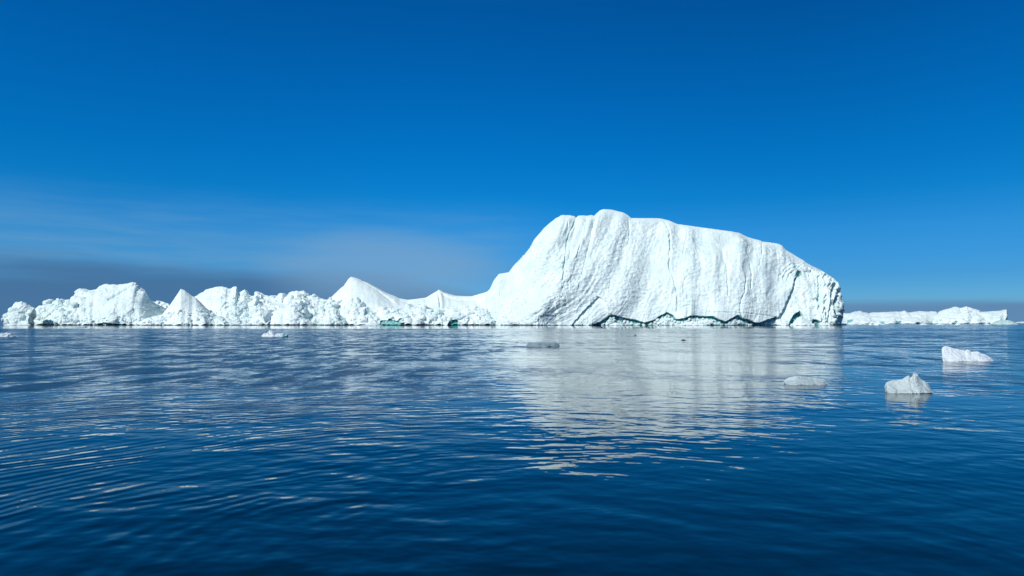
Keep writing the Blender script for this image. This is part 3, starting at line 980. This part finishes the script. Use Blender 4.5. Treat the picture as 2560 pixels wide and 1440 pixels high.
for i, (x0, x1, top, yb, Y, lab) in enumerate([
        (2298, 2322, 808, 812, 680, 'small flat white floe left of two others far out on the right'),
        (2338, 2362, 809, 812.4, 670, 'small flat white floe between two others far out on the right'),
        (2386, 2404, 808.5, 813, 655, 'small peaked white floe directly below the twin-humped iceberg'),
        (2460, 2476, 808.5, 812, 675, 'tiny white floe touching the left side of the blue dome')]):
    small('ice_floe', [(x0, yb), (x0 + .3 * (x1 - x0), top), (x0 + .6 * (x1 - x0), top + .7), (x1, yb)], Y, 60 + i, front=4, back=4, cat='ice floe',
          group='small floes on the far right', label=lab, nu=50, nv=24, notch=0.1, wiggle=.2)

# floes lying off the left field
small('ice_floe', [(14, 812.5), (22, 809), (40, 808), (60, 809), (70, 808.5), (78, 812)], 590, 51, front=9, back=4, cat='ice floe',
      label='thin white floe under the small rounded iceberg at the far left')
small('ice_floe', [(190, 817.5), (197, 815), (206, 814), (214, 815), (219, 817.5)], 340, 52, mat=FLOE, front=2.5, back=2, cat='ice floe', unit=.2, nu=60, nv=24,
      wetf=lambda PX, PY: 0.35 + 0 * PX, label='thin grey-green floe in the bright calm strip below the domed iceberg')
small('ice_floe', [(896, 815), (910, 812), (925, 808.5), (936, 808), (946, 811), (957, 814)], 500, 53, front=5, back=4, cat='ice floe',
      wetf=lambda PX, PY: 0.12 + 0 * PX, label='low pale grey-blue floe left of the bright green patch')


# ------------------------------------------------------------------ near floating pieces
def piece(sil, yw, seed, mat, label, depth=0.6, unit=None, chunks=None, amp=0.5, sc=None, wetf=None, g=1.0, nu=200, nv=90, cat='growler', name='growler',
          notch=0.0, wiggle=0.5):
    """yw: pixel row of its waterline"""
    Y = CAMH / math.tan(math.atan((yw - H0 / 2) / FPX) - PITCH)
    w = (sil[-1][0] - sil[0][0]) / FPX * Y
    front = w * depth * 0.5
    Yc = Y + front
    u = unit or w / 12.0
    return small(name, sil, Yc, seed, mat=mat, front=front, back=front, unit=u, sc=sc or w / 22.0, amp=amp, chunks=chunks, label=label, cat=cat,
                 nu=nu, nv=nv, notch=notch, wiggle=wiggle, g=g, wetf=wetf, crest_min=0.06)


piece([(-42, 840), (-30, 834), (-14, 836), (0, 837), (8, 834), (18, 832), (24, 835), (32, 837), (40, 840)], 842, 71, FLOE,
      'white growler cut by the left edge of the photo', chunks=[(10, .3, .8, anyw)], depth=.7)
piece([(654, 839), (658, 835), (668, 833), (672, 828), (674, 825), (680, 826), (686, 831), (688, 835), (694, 833), (702, 834), (708, 832), (713, 834), (719, 840)],
      842, 72, FLOE, 'white growler with a rounded knob and dark green right tip', depth=.7,
      wetf=lambda PX, PY: 0.9 * sst(PX, 702, 710) * sst(PY, 830, 836), chunks=[(8, .25, .6, anyw)])
piece([(1316, 863), (1319, 857), (1325, 855), (1335, 856), (1350, 855), (1362, 855.5), (1375, 855), (1387, 854), (1392, 857), (1397, 859), (1399, 864)],
      867, 73, SLAB, 'flat grey slab of ice in the reflection of the huge iceberg', depth=.8, g=.6, amp=.35)
piece([(1959, 955), (1963, 949), (1974, 944), (1990, 940), (2005, 941), (2025, 943), (2045, 946), (2060, 949), (2068, 956)],
      963, 74, CLEAR, 'rounded translucent grey slab of ice awash at the reflection edge', depth=.8, g=.7, amp=.35)
piece([(2211, 966), (2216, 956), (2225, 952), (2240, 949), (2255, 948), (2268, 940), (2272, 938), (2277, 944), (2281, 940), (2284, 931), (2287, 934), (2289, 930),
       (2294, 936), (2300, 946), (2312, 954), (2322, 962), (2326, 970), (2329, 977)],
      984, 75, CLEAR, 'glassy clear growler with sharp splintered spikes on top', depth=.7, g=.75, amp=.3, wiggle=.3, nu=300,
      chunks=[(30, .02, .06, anyw)])
piece([(2354, 893), (2357, 882), (2355, 870), (2360, 866), (2367, 865), (2375, 868), (2390, 872), (2408, 876), (2414, 877), (2418, 874), (2425, 877), (2427, 880),
       (2440, 879), (2447, 879), (2453, 884), (2465, 887), (2475, 893), (2482, 899)],
      904, 76, FLOE, 'bright white wedge-shaped growler, tall at its left end', depth=.6, g=.8, amp=.28, wiggle=.4, chunks=[(24, .03, .10, anyw)])
piece([(1702, 850), (1705, 848.5), (1708, 848), (1712, 849), (1714, 850)], 851, 77, DARK, 'larger dark lump of clear ice in front of the huge iceberg',
      nu=40, nv=20, depth=.8, amp=.2, cat='dark ice lump', name='ice_lump')
piece([(1585, 838), (1588, 836.8), (1590, 837), (1591, 838)], 839, 78, DARK, 'tiny dark speck of ice left of the larger dark lump',
      nu=30, nv=16, depth=.8, amp=.2, cat='dark ice lump', name='ice_lump')
